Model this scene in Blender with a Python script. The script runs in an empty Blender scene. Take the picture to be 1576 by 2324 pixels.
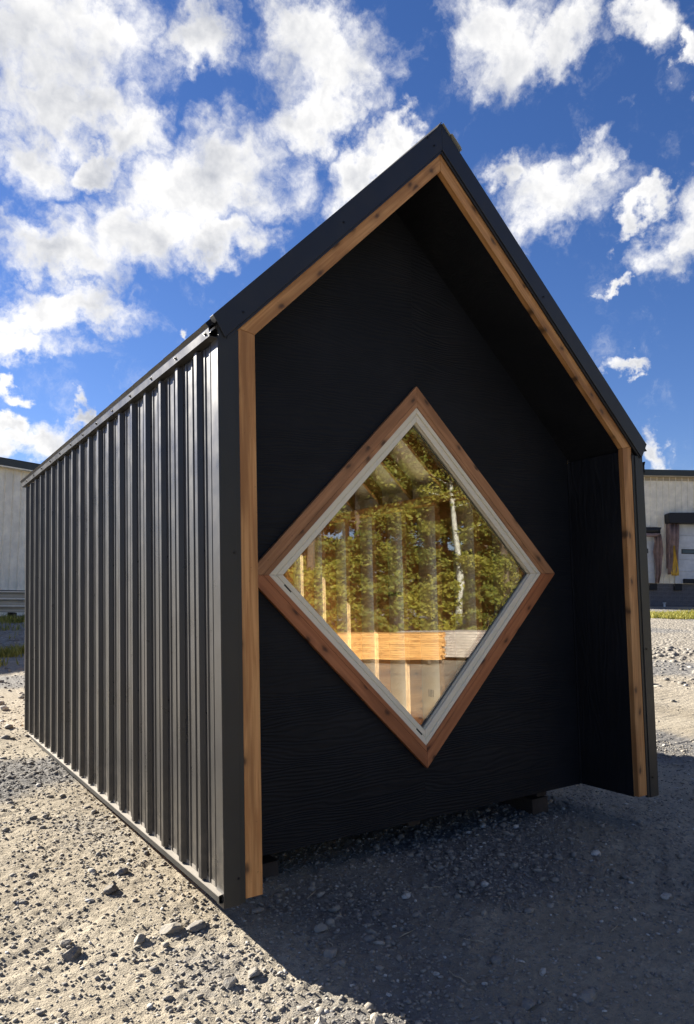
import bpy, bmesh, math, random
import numpy as np
from mathutils import Vector, Matrix
random.seed(7); RNG = np.random.default_rng(7)
R = math.radians
sc = bpy.context.scene
COL = sc.collection

# ------------------------------------------------------------------ camera
CAM = Vector((-1.49095, -3.32202, 1.42795))
YAW, PITCH, ROLL = 0.564062, 0.063083, -0.022192
_fw = Vector((math.sin(YAW)*math.cos(PITCH), math.cos(YAW)*math.cos(PITCH), math.sin(PITCH)))
_r = Vector((math.cos(YAW), -math.sin(YAW), 0)); _u = _r.cross(_fw)
_r2 = _r*math.cos(ROLL)+_u*math.sin(ROLL); _u2 = -_r*math.sin(ROLL)+_u*math.cos(ROLL)
cd = bpy.data.cameras.new('camera'); cam = bpy.data.objects.new('camera', cd); COL.objects.link(cam)
cam.matrix_world = Matrix(((_r2.x, _u2.x, -_fw.x, CAM.x), (_r2.y, _u2.y, -_fw.y, CAM.y), (_r2.z, _u2.z, -_fw.z, CAM.z), (0, 0, 0, 1)))
cd.sensor_fit = 'VERTICAL'; cd.sensor_height = 36.0
cd.lens = 36.0*1688.68/2324.0
cd.shift_y = 79.66/2324.0
cd.clip_start = 0.05; cd.clip_end = 3000
sc.camera = cam

# ------------------------------------------------------------------ light, exposure
SUN_EL, SUN_AZ = 27.2, -25.0          # azimuth from +Y towards +X
SKY_STRENGTH = 0.039
sc.view_settings.view_transform = 'Standard'; sc.view_settings.look = 'None'
sc.view_settings.exposure = 1.92; sc.view_settings.gamma = 1.0; sc.view_settings.use_curve_mapping = False
sc.cycles.use_denoising = True
sc.cycles.max_bounces = 8; sc.cycles.transparent_max_bounces = 12
sc.cycles.caustics_reflective = False; sc.cycles.caustics_refractive = False
sl = bpy.data.lights.new('sun', 'SUN'); sl.energy = 5.0; sl.angle = R(0.5); sl.color = (1.0, 0.93, 0.82)
so = bpy.data.objects.new('sun', sl); COL.objects.link(so)
_sd = Vector((math.sin(R(SUN_AZ))*math.cos(R(SUN_EL)), math.cos(R(SUN_AZ))*math.cos(R(SUN_EL)), math.sin(R(SUN_EL))))
so.rotation_euler = (-_sd).to_track_quat('-Z', 'Y').to_euler(); so.location = (-20, 30, 25)

# ------------------------------------------------------------------ node helper
class NT:
    def __init__(s, tree): s.t = tree
    def n(s, typ, ins=None, **kw):
        nd = s.t.nodes.new('ShaderNode'+typ)
        for k, v in kw.items(): setattr(nd, k, v)
        if ins:
            for k, v in ins.items():
                sock = nd.inputs[k]
                if hasattr(v, 'is_linked') or isinstance(v, bpy.types.NodeSocket): s.t.links.new(v, sock)
                else: sock.default_value = v
        return nd
    def link(s, a, b): s.t.links.new(a, b)
    def math(s, op, a, b=None, c=None, clamp=False):
        ins = {0: a}
        if b is not None: ins[1] = b
        if c is not None: ins[2] = c
        return s.n('Math', ins, operation=op, use_clamp=clamp).outputs[0]
    def vmath(s, op, a, b=None, scale=None):
        ins = {0: a}
        if b is not None: ins[1] = b
        if scale is not None: ins['Scale'] = scale
        return s.n('VectorMath', ins, operation=op).outputs[0]
    def mix(s, f, a, b, blend='MIX'):
        nd = s.n('Mix', None, data_type='RGBA', blend_type=blend)
        for sock, v in ((nd.inputs[0], f), (nd.inputs[6], a), (nd.inputs[7], b)):
            if isinstance(v, bpy.types.NodeSocket): s.t.links.new(v, sock)
            else: sock.default_value = v if not (isinstance(v, tuple) and len(v) == 3) else (*v, 1)
        return nd.outputs[2]
    def ramp(s, f, stops, interp='LINEAR'):
        nd = s.n('ValToRGB', {0: f}); cr = nd.color_ramp; cr.interpolation = interp
        while len(cr.elements) < len(stops): cr.elements.new(0.5)
        for e, (p, c) in zip(cr.elements, stops):
            e.position = p; e.color = (*c, 1) if len(c) == 3 else c
        return nd.outputs[0]
    def noise(s, vec, scale, detail=4, rough=0.55, dist=0.0, out=0, **kw):
        return s.n('TexNoise', {'Vector': vec, 'Scale': scale, 'Detail': detail, 'Roughness': rough, 'Distortion': dist}, **kw).outputs[out]
    def smooth(s, v, lo, hi, a=0.0, b=1.0):
        return s.n('MapRange', {0: v, 1: lo, 2: hi, 3: a, 4: b}, interpolation_type='SMOOTHSTEP').outputs[0]

def mat(name):
    m = bpy.data.materials.new(name); m.use_nodes = True
    t = NT(m.node_tree); b = m.node_tree.nodes['Principled BSDF']
    return m, t, b
def setb(t, b, **kw):
    names = {'base': 'Base Color', 'rough': 'Roughness', 'metal': 'Metallic', 'spec': 'Specular IOR Level', 'normal': 'Normal', 'coat': 'Coat Weight', 'coatr': 'Coat Roughness', 'sub': 'Subsurface Weight'}
    for k, v in kw.items():
        s = b.inputs[names[k]]
        if isinstance(v, bpy.types.NodeSocket): t.link(v, s)
        elif isinstance(v, tuple) and len(v) == 3: s.default_value = (*v, 1)
        else: s.default_value = v
def objco(t): return t.n('TexCoord').outputs['Object']
def worldco(t): return t.n('NewGeometry').outputs['Position']
def bump(t, h, strength, dist): return t.n('Bump', {'Height': h, 'Strength': strength, 'Distance': dist}).outputs[0]

# ------------------------------------------------------------------ world: sky with clouds
# cumulus: azimuth, elevation (deg), half extents (rad), tilt
CLOUDS = [
(10.0,36.3,0.120,0.069,0),(11.5,33.1,0.111,0.043,0),(8.8,30.2,0.068,0.054,0),(21.3,37.1,0.053,0.034,0),(30.1,38.6,0.053,0.039,0),(31.5,36.5,0.075,0.065,0),(30.7,33.8,0.087,0.036,30),(16.3,32.0,0.060,0.040,0),(14.7,29.8,0.056,0.025,0),(22.3,29.4,0.121,0.058,20),(17.9,26.3,0.138,0.048,20),(10.9,23.6,0.088,0.039,0),(23.6,25.5,0.065,0.033,0),(10.3,19.8,0.116,0.032,10),(8.6,17.6,0.058,0.024,0),(34.8,31.1,0.058,0.031,35),(37.0,32.3,0.026,0.026,0),(45.8,37.2,0.072,0.058,0),(50.4,36.2,0.052,0.038,0),(56.9,35.6,0.041,0.032,0),(58.8,33.1,0.014,0.028,0),(48.3,27.0,0.078,0.052,0),(51.3,28.4,0.046,0.028,30),(44.7,28.8,0.031,0.024,0),(54.5,25.7,0.023,0.018,0),(57.7,23.8,0.043,0.038,40),(53.8,21.4,0.024,0.009,35),(53.4,15.9,0.027,0.011,0),(55.2,10.1,0.018,0.026,0),(9.5,11.0,0.065,0.027,0),(13.1,12.8,0.030,0.015,0),(7.8,12.1,0.021,0.015,0),(19.3,19.9,0.012,0.011,0),(7.5,14.8,0.018,0.013,0)]
def build_world():
    w = bpy.data.worlds.new('World'); sc.world = w; w.use_nodes = True
    t = NT(w.node_tree); bg = w.node_tree.nodes['Background']
    sky = t.n('TexSky', None, sky_type='NISHITA', sun_disc=False, sun_elevation=R(SUN_EL), sun_rotation=R(SUN_AZ), altitude=300, air_density=1.0, dust_density=0.15, ozone_density=3.0)
    d = t.n('TexCoord').outputs['Generated']
    skyc = t.n('HueSaturation', {'Hue': 0.5, 'Saturation': 1.18, 'Value': 1.0, 'Fac': 1.0, 'Color': sky.outputs[0]}).outputs[0]
    skyc = t.mix(1.0, skyc, (0.74, 0.70, 0.90), 'MULTIPLY')
    # domain warp
    w1 = t.n('TexNoise', {'Vector': d, 'Scale': 9.0, 'Detail': 6.0, 'Roughness': 0.6}).outputs['Color']
    warp = t.vmath('SCALE', t.vmath('SUBTRACT', w1, (0.5, 0.5, 0.5)), scale=0.16)
    w2 = t.n('TexNoise', {'Vector': d, 'Scale': 34.0, 'Detail': 5.0, 'Roughness': 0.6}).outputs['Color']
    warp2 = t.vmath('SCALE', t.vmath('SUBTRACT', w2, (0.5, 0.5, 0.5)), scale=0.055)
    warp = t.vmath('ADD', warp, warp2)
    dw = t.vmath('ADD', d, warp)
    acc = None
    for az, el, ru, rv, rot in CLOUDS:
        a, e = R(az), R(el)
        N = Vector((math.sin(a)*math.cos(e), math.cos(a)*math.cos(e), math.sin(e)))
        T1 = Vector((math.cos(a), -math.sin(a), 0)); T2 = T1.cross(N); T2 = -T2 if T2.z < 0 else T2
        c, s_ = math.cos(R(rot)), math.sin(R(rot))
        U = T1*c+T2*s_; V = N.cross(U)
        q = 1.30
        uu = t.n('VectorMath', {0: dw, 1: U/(ru*q)}, operation='DOT_PRODUCT').outputs['Value']
        vv = t.n('VectorMath', {0: dw, 1: V/(rv*q)}, operation='DOT_PRODUCT').outputs['Value']
        g = t.n('TexGradient', {'Vector': t.n('CombineXYZ', {0: uu, 1: vv, 2: 0.0}).outputs[0]}, gradient_type='SPHERICAL').outputs['Fac']
        acc = g if acc is None else t.math('MAXIMUM', acc, g)
    sep = t.n('SeparateXYZ', {0: d}).outputs
    # cloud plane coordinates for the fine structure and the sky outside the view
    zz = t.math('ADD', t.math('MAXIMUM', sep[2], 0.0), 0.16)
    pl = t.n('CombineXYZ', {0: t.math('DIVIDE', sep[0], zz), 1: t.math('DIVIDE', sep[1], zz), 2: 0.0}).outputs[0]
    outside = t.noise(pl, 0.9, 3, 0.5)
    outside = t.smooth(outside, 0.50, 0.80)
    ax = Vector((_fw.x, _fw.y, _fw.z+0.12)).normalized()
    inview = t.smooth(t.n('VectorMath', {0: d, 1: ax}, operation='DOT_PRODUCT').outputs['Value'], math.cos(R(44)), math.cos(R(33)))
    cov = t.n('Mix', {0: inview, 2: outside, 3: acc}, data_type='FLOAT').outputs[0]
    dwf = t.vmath('ADD', d, t.vmath('SCALE', warp, scale=0.35))
    f1 = t.noise(dwf, 22.0, 9, 0.66, 0.25)
    f2 = t.noise(d, 7.0, 5, 0.58, 0.2)
    f4 = t.noise(dwf, 55.0, 6, 0.62, 0.0)
    fb = t.math('ADD', t.math('MULTIPLY', t.math('SUBTRACT', f1, 0.5), 1.6), t.math('MULTIPLY', t.math('SUBTRACT', f2, 0.5), 0.9))
    fb = t.math('ADD', fb, t.math('MULTIPLY', t.math('SUBTRACT', f4, 0.5), 0.45))
    dens = t.math('ADD', t.math('MULTIPLY', cov, 1.5), fb)
    alpha = t.math('POWER', t.smooth(dens, 0.02, 1.12), 1.15)
    lowfade = t.smooth(sep[2], 0.0, 0.05)
    alpha = t.math('MULTIPLY', alpha, lowfade)
    # shading: the side towards the sun white, thick bases greyer
    sd = (_sd.x*0.05, _sd.y*0.05, _sd.z*0.05)
    f3 = t.noise(t.vmath('ADD', dwf, t.vmath('SCALE', sd, scale=0.45)), 22.0, 5, 0.6, 0.25)
    f5 = t.noise(t.vmath('ADD', d, sd), 7.0, 5, 0.58, 0.2)
    lit = t.math('ADD', t.math('MULTIPLY', t.math('SUBTRACT', f1, f3), 0.9), t.math('MULTIPLY', t.math('SUBTRACT', f2, f5), 2.6))
    thick = t.smooth(dens, 0.55, 1.5)
    sh = t.math('SUBTRACT', t.math('ADD', 0.92, lit), t.math('MULTIPLY', thick, 0.38))
    sh = t.math('ADD', sh, t.math('MULTIPLY', t.math('SUBTRACT', f4, 0.5), 0.14), clamp=True)
    cc = t.mix(sh, (3.1, 3.3, 3.8), (7.7, 7.6, 7.45))
    col = t.mix(alpha, skyc, cc)
    t.link(col, bg.inputs[0]); bg.inputs[1].default_value = SKY_STRENGTH
    w.cycles.sampling_method = 'MANUAL'; w.cycles.sample_map_resolution = 512
build_world()

# ------------------------------------------------------------------ materials
def m_metal(name, base, rough=0.42, dirt=0.0, wave=0.0):
    m, t, b = mat(name); co = objco(t)
    n = t.noise(co, 3.0, 5, 0.6)
    c = t.mix(t.smooth(n, 0.35, 0.75), base, tuple(x*1.25 for x in base))
    if dirt:
        sc_ = t.vmath('MULTIPLY', co, (9.0, 9.0, 2.2))
        s1 = t.noise(sc_, 3.2, 8, 0.7)
        s2 = t.noise(co, 0.9, 3, 0.5)
        sm = t.math('MULTIPLY', t.smooth(s1, 0.64, 0.74), t.smooth(s2, 0.48, 0.66))
        c = t.mix(t.math('MULTIPLY', sm, dirt), c, (0.42, 0.40, 0.37))
        low = t.smooth(t.n('SeparateXYZ', {0: co}).outputs[2], 0.0, 0.55, 1.0, 0.0)
        dn = t.noise(co, 14.0, 6, 0.65)
        c = t.mix(t.math('MULTIPLY', t.math('MULTIPLY', low, t.smooth(dn, 0.35, 0.75)), dirt*0.35), c, (0.30, 0.26, 0.20))
    r = t.n('MapRange', {0: t.noise(co, 6.0, 5, 0.6), 1: 0.3, 2: 0.7, 3: rough-0.05, 4: rough+0.07}).outputs[0]
    h = t.noise(t.vmath('MULTIPLY', co, (1.0, 1.0, 0.35)), 5.0, 2, 0.5)
    setb(t, b, base=c, rough=r, spec=0.45, normal=bump(t, h, 0.35, 0.006+wave))
    return m
M_PANEL = m_metal('black_painted_steel', (0.032, 0.0305, 0.029), 0.31, dirt=0.6)
M_LEDGE = m_metal('sunlit_steel_ledge', (0.20, 0.18, 0.15), 0.6, dirt=0.3)  # paler than the wall steel: strong sun on the ledge put into its colour
M_TRIM = m_metal('black_steel_trim', (0.021, 0.0215, 0.0205), 0.42, dirt=0.06)
M_RAKE = m_metal('black_steel_rake', (0.0145, 0.0155, 0.0185), 0.40, dirt=0.04)
M_ROOF = m_metal('black_roof_steel', (0.020, 0.020, 0.021), 0.62)
M_ROOF.node_tree.nodes['Principled BSDF'].inputs['Specular IOR Level'].default_value = 0.12
M_SCREW = m_metal('screw_steel', (0.012, 0.012, 0.013), 0.35)
M_ROOFW = m_metal('ivory_steel', (0.30, 0.30, 0.26), 0.5)

def m_cedar(name, c1, c2, dark):
    m, t, b = mat(name); co = objco(t)
    rnd = t.n('ObjectInfo').outputs['Random']
    off = t.n('CombineXYZ', {0: t.math('MULTIPLY', rnd, 37.0), 1: t.math('MULTIPLY', rnd, 11.0), 2: t.math('MULTIPLY', rnd, 5.0)}).outputs[0]
    p = t.vmath('ADD', co, off)
    g = t.noise(t.vmath('MULTIPLY', p, (1.1, 30.0, 30.0)), 2.2, 6, 0.62, 0.6)
    g2 = t.noise(t.vmath('MULTIPLY', p, (0.7, 7.0, 7.0)), 2.0, 3, 0.5, 0.4)
    c = t.mix(t.smooth(g, 0.34, 0.66), c1, c2)
    c = t.mix(t.smooth(g2, 0.40, 0.72), c, tuple(x*0.72 for x in c1))
    # knots: sparse stretched cells along the board
    wob = t.vmath('SCALE', t.vmath('SUBTRACT', t.n('TexNoise', {'Vector': p, 'Scale': 16.0, 'Detail': 3.0}).outputs['Color'], (0.5, 0.5, 0.5)), scale=0.30)
    ps_ = t.n('SeparateXYZ', {0: t.vmath('ADD', t.vmath('MULTIPLY', p, (5.6, 1.0, 11.0)), wob)}).outputs
    vo = t.n('TexVoronoi', {'Vector': t.n('CombineXYZ', {0: ps_[0], 1: ps_[2], 2: 0.0}).outputs[0], 'Scale': 1.0, 'Randomness': 1.0}, feature='F1', voronoi_dimensions='2D')
    pick = t.math('GREATER_THAN', t.n('SeparateXYZ', {0: vo.outputs['Color']}).outputs[0], 0.60)
    k = t.math('MULTIPLY', t.smooth(vo.outputs['Distance'], 0.03, 0.20, 1.0, 0.0), pick)
    halo = t.math('MULTIPLY', t.smooth(vo.outputs['Distance'], 0.08, 0.48, 1.0, 0.0), pick)
    c = t.mix(t.math('MULTIPLY', halo, 0.45), c, tuple(x*0.55 for x in c1))
    c = t.mix(t.math('MULTIPLY', k, 0.85), c, dark)
    sp = t.noise(p, 60.0, 3, 0.5)
    c = t.mix(t.math('MULTIPLY', t.smooth(sp, 0.70, 0.76), 0.5), c, dark)
    h = t.math('ADD', t.math('MULTIPLY', g, 0.7), t.math('MULTIPLY', k, -0.3))
    setb(t, b, base=c, rough=0.58, spec=0.35, normal=bump(t, h, 0.35, 0.002))
    return m
M_CEDAR = m_cedar('cedar_board', (0.45, 0.205, 0.068), (0.62, 0.33, 0.125), (0.075, 0.040, 0.022))
M_CEDAR2 = m_cedar('cedar_brown', (0.40, 0.185, 0.078), (0.52, 0.26, 0.118), (0.07, 0.038, 0.022))
M_CEDAR3 = m_cedar('cedar_red', (0.41, 0.145, 0.055), (0.50, 0.195, 0.078), (0.07, 0.026, 0.014))
M_STUD = m_cedar('pine_stud', (0.54, 0.31, 0.15), (0.66, 0.43, 0.23), (0.14, 0.07, 0.03))
M_LUMBER = m_cedar('fresh_lumber', (0.60, 0.29, 0.09), (0.74, 0.42, 0.15), (0.20, 0.10, 0.05))

def m_siding(name, horiz=True):
    m, t, b = mat(name); co = objco(t)
    st = (0.55, 3.0, 3.2) if horiz else (3.2, 3.0, 0.5)
    p = t.vmath('MULTIPLY', co, st)
    wrp = t.vmath('SCALE', t.vmath('SUBTRACT', t.n('TexNoise', {'Vector': p, 'Scale': 1.1, 'Detail': 3.0, 'Roughness': 0.5}).outputs['Color'], (0.5, 0.5, 0.5)), scale=1.1)
    q = t.vmath('ADD', p, wrp)
    wv = t.n('TexWave', {'Vector': q, 'Scale': 5.0, 'Distortion': 3.0, 'Detail': 3.0, 'Detail Scale': 1.2, 'Detail Roughness': 0.6}, bands_direction='Z' if horiz else 'X').outputs['Fac']
    fine = t.noise(t.vmath('MULTIPLY', co, (4.0, 40.0, 60.0) if horiz else (60.0, 40.0, 4.0)), 3.0, 4, 0.6)
    patch = t.smooth(t.noise(co, 1.3, 3, 0.5), 0.40, 0.68, 0.35, 1.0)
    h = t.math('MULTIPLY', t.math('ADD', t.math('MULTIPLY', wv, 0.8), t.math('MULTIPLY', fine, 0.5)), patch)
    c = t.mix(t.smooth(t.noise(co, 2.0, 4, 0.6), 0.35, 0.7), (0.0075, 0.0085, 0.0105), (0.012, 0.013, 0.0155))
    setb(t, b, base=c, rough=0.62, spec=0.22, normal=bump(t, h, 0.5, 0.006))
    return m
M_SIDE_H = m_siding('black_siding', True); M_SIDE_V = m_siding('black_siding_vertical', False)

def m_plain(name, c, rough=0.5, var=0.15, scale=6.0, spec=0.4, metal=0.0, bmp=0.2):
    m, t, b = mat(name); co = objco(t)
    n = t.noise(co, scale, 5, 0.6)
    cc = t.mix(t.smooth(n, 0.3, 0.7), tuple(x*(1-var) for x in c), tuple(min(1, x*(1+var)) for x in c))
    setb(t, b, base=cc, rough=rough, spec=spec, metal=metal, normal=bump(t, t.noise(co, scale*6, 4, 0.6), bmp, 0.003))
    return m
M_VINYL = m_plain('almond_vinyl', (0.84, 0.765, 0.58), 0.38, 0.03, 4, 0.5, bmp=0.03)
M_GASKET = m_plain('dark_gasket', (0.02, 0.02, 0.022), 0.5)
M_SLOT = m_plain('slot_black', (0.004, 0.004, 0.004), 0.8)
M_INK = m_plain('black_ink', (0.012, 0.012, 0.014), 0.7, 0.05)
M_BLOCKW = m_plain('dark_timber', (0.045, 0.036, 0.030), 0.8, 0.3, 9)
M_FOIL = m_plain('radiant_barrier_foil', (0.70, 0.71, 0.74), 0.36, 0.08, 3, 0.5, metal=0.35, bmp=0.5)
def m_osb(name):
    m, t, b = mat(name); co = objco(t)
    vo = t.n('TexVoronoi', {'Vector': t.vmath('MULTIPLY', co, (14.0, 14.0, 30.0)), 'Scale': 1.6})
    c = t.ramp(t.n('SeparateXYZ', {0: vo.outputs['Color']}).outputs[0], [(0, (0.46, 0.29, 0.14)), (0.5, (0.58, 0.39, 0.20)), (1, (0.68, 0.49, 0.28))])
    setb(t, b, base=c, rough=0.7, normal=bump(t, vo.outputs['Distance'], 0.3, 0.003))
    return m
M_OSB = m_osb('strand_board')

def m_glass():
    m, t, b = mat('window_glass'); nt = m.node_tree
    nt.nodes.remove(b); out = nt.nodes['Material Output']
    co = objco(t)
    nrm = bump(t, t.noise(co, 1.6, 2, 0.4), 0.05, 0.01)
    g = t.n('NewGeometry')
    c = t.math('ABSOLUTE', t.n('VectorMath', {0: g.outputs['Incoming'], 1: g.outputs['Normal']}, operation='DOT_PRODUCT').outputs['Value'])
    f = t.math('ADD', 0.105, t.math('MULTIPLY', t.math('POWER', t.math('SUBTRACT', 1.0, c), 5.0), 0.92))
    tr = t.n('BsdfTransparent', {'Color': (0.93, 0.95, 0.93, 1)})
    gl = t.n('BsdfGlossy', {'Color': (1, 1, 1, 1), 'Roughness': 0.004, 'Normal': nrm})
    mx = t.n('MixShader', {0: f, 1: tr.outputs[0], 2: gl.outputs[0]})
    t.link(mx.outputs[0], out.inputs[0]); return m
M_GLASS = m_glass()

# ------------------------------------------------------------------ mesh helpers
def tag(o, label=None, cat=None, group=None, kind=None):
    if label: o['label'] = label
    if cat: o['category'] = cat
    if group: o['group'] = group
    if kind: o['kind'] = kind
    return o
def link(o, parent=None):
    COL.objects.link(o)
    if parent is not None:
        o.parent = parent
        o.matrix_parent_inverse = PINV[parent.name] if parent.name in PINV else Matrix()
    return o
PINV = {}
def thing(name, label, cat, loc=(0, 0, 0), group=None, rot=None):
    o = bpy.data.objects.new(name, None); o.empty_display_size = 0.2; COL.objects.link(o)
    o.location = loc
    if rot is not None: o.rotation_mode = 'QUATERNION'; o.rotation_quaternion = rot
    M = Matrix.Translation(Vector(loc)) @ (rot.to_matrix().to_4x4() if rot is not None else Matrix())
    PINV[o.name] = M.inverted(); o['_'] = 0; del o['_']
    return tag(o, label, cat, group)
def group_part(name, parent):   # a part made of pieces: an Empty under its thing
    o = bpy.data.objects.new(name, None); o.empty_display_size = 0.1; link(o, parent); return o
def mk(name, verts, faces, m, parent=None, matrix=None, bevel=0.0, smooth=False):
    me = bpy.data.meshes.new(name); me.from_pydata([tuple(v) for v in verts], [], faces); me.update()
    bm = bmesh.new(); bm.from_mesh(me); bmesh.ops.recalc_face_normals(bm, faces=bm.faces); bm.to_mesh(me); bm.free()
    if smooth: me.polygons.foreach_set('use_smooth', [True]*len(me.polygons))
    me.materials.append(m)
    o = bpy.data.objects.new(name, me)
    if matrix is not None: o.matrix_basis = matrix
    link(o, parent)
    if bevel:
        b = o.modifiers.new('edge', 'BEVEL'); b.width = bevel; b.segments = 2; b.limit_method = 'ANGLE'; b.angle_limit = R(40)
    return o
BOXF = [(0, 1, 3, 2), (4, 6, 7, 5), (0, 4, 5, 1), (2, 3, 7, 6), (0, 2, 6, 4), (1, 5, 7, 3)]
def boxv(x0, x1, y0, y1, z0, z1): return [(x, y, z) for x in (x0, x1) for y in (y0, y1) for z in (z0, z1)]
def box(name, x0, x1, y0, y1, z0, z1, m, parent=None, bevel=0.003, matrix=None):
    return mk(name, boxv(x0, x1, y0, y1, z0, z1), BOXF, m, parent, matrix, bevel)
def merge_boxes(name, lst, m, parent=None, bevel=0.0, matrix=None):
    V, F = [], []
    for b in lst:
        k = len(V); V += boxv(*b); F += [tuple(i+k for i in f) for f in BOXF]
    return mk(name, V, F, m, parent, matrix, bevel)
def plate(name, pts, y0, y1, m, parent=None, ldir=(1, 0), bevel=0.003):
    """polygon in the XZ plane, extruded y0..y1; local X runs along ldir so that grain follows the piece"""
    a = math.atan2(ldir[1], ldir[0]); c, s = math.cos(a), math.sin(a)
    cx = sum(p[0] for p in pts)/len(pts); cz = sum(p[1] for p in pts)/len(pts)
    loc = []
    for x, z in pts:
        dx, dz = x-cx, z-cz; loc.append((dx*c+dz*s, -dx*s+dz*c))
    n = len(pts)
    V = [(u, y0, v) for u, v in loc]+[(u, y1, v) for u, v in loc]
    F = [tuple(range(n)), tuple(range(2*n-1, n-1, -1))]+[(i, (i+1) % n, n+(i+1) % n, n+i) for i in range(n)]
    M = Matrix.Translation((cx, 0, cz)) @ Matrix.Rotation(-a, 4, 'Y')
    return mk(name, V, F, m, parent, M, bevel)
def extrude_profile(name, prof, axis, a0, a1, m, parent=None, closed=False, thick=0.0, bevel=0.0, fn=None):
    """open profile of 2D points swept straight along an axis from a0 to a1"""
    V, F = [], []
    n = len(prof)
    for a in (a0, a1):
        for p in prof:
            V.append(fn(p, a))
    rng = range(n if closed else n-1)
    F = [(i, (i+1) % n, n+(i+1) % n, n+i) for i in rng]
    o = mk(name, V, F, m, parent)
    if thick:
        s = o.modifiers.new('sheet', 'SOLIDIFY'); s.thickness = thick; s.offset = 0
    return o
def copy_tree(o, parent=None, matrix=None):
    c = o.copy(); COL.objects.link(c)
    if parent is not None: c.parent = parent
    if matrix is not None: c.matrix_basis = matrix
    for ch in [x for x in bpy.data.objects if x.parent == o]: copy_tree(ch, c)
    return c

# ------------------------------------------------------------------ terrain
_H = RNG.random((512, 512))
def vnoise(x, y):
    xi = np.floor(x).astype(int); yi = np.floor(y).astype(int); fx = x-xi; fy = y-yi
    fx = fx*fx*(3-2*fx); fy = fy*fy*(3-2*fy); xi &= 511; yi &= 511; x1 = (xi+1) & 511; y1 = (yi+1) & 511
    return (_H[xi, yi]*(1-fx)+_H[x1, yi]*fx)*(1-fy)+(_H[xi, y1]*(1-fx)+_H[x1, y1]*fx)*fy
def fbm(x, y, o=4, g=0.5):
    s = 0; a = 1; t = 0
    for i in range(o):
        s = s+a*vnoise(x*2**i+17.3*i, y*2**i+5.1*i); t += a; a *= g
    return s/t
def base_h(x, y):
    x = np.asarray(x, float); y = np.asarray(y, float)
    ye = np.where(y < -3, -3-3*np.tanh((-3-y)/3), np.where(y > 40, 40+10*np.tanh((y-40)/10), y))
    return -0.20-0.06*np.tanh(x/3)+0.047*ye-0.006*np.clip(x-6, 0, 40)+0.26*np.exp(-((y-18.5)/4.0)**2)*np.exp(-(np.clip(x-4, 0, 60)/4.0)**2)
def gravelly(x, y):       # 0 dust .. 1 loose gravel
    n = fbm(x*0.55+3, y*0.55+9, 3)
    band = np.exp(-((y-2.6+0.9*(x+1.2))/0.75)**2)*(x < 0.3)*0.35
    near = np.exp(-((x-0.15)**2+(y+0.75)**2)/0.35)*0.40+np.exp(-((x-0.45)**2+(y-0.1)**2)/0.12)*0.35
    right = np.exp(-((x-3.2)**2+(y-0.6)**2)/1.6)*0.3
    shade = np.exp(-(((x-1.7)/1.2)**2+((y+0.6)/0.65)**2))*0.6
    return np.clip((n-0.47)*3.2+band+near+right-shade+0.2, 0, 1)
def micro_h(x, y):
    g = gravelly(x, y)
    h = (fbm(x*1.3, y*1.3, 3)-0.5)*0.05
    h += (fbm(x*9, y*9, 3)-0.5)*0.012
    # drag marks of the machine that levelled the yard
    u = x*0.81+y*0.58; v = -x*0.58+y*0.81
    str_ = np.clip((fbm(u*0.5+40, v*1.1+7, 2)-0.42)*4, 0, 1)*(1-0.6*g)
    h += str_*((vnoise(u*0.8+3, v*15)-0.5)*0.026+(vnoise(u*1.4+9, v*36)-0.5)*0.012)
    h += (fbm(x*31, y*31, 2)-0.5)*(0.012+0.012*g)
    h += (vnoise(x*67, y*67)-0.5)*(0.007+0.006*g)
    far = np.exp(-(np.hypot(x, y)/28)**2)
    return h*np.clip(far, 0.15, 1)
def ground_h(x, y): return base_h(x, y)+micro_h(x, y)

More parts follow.
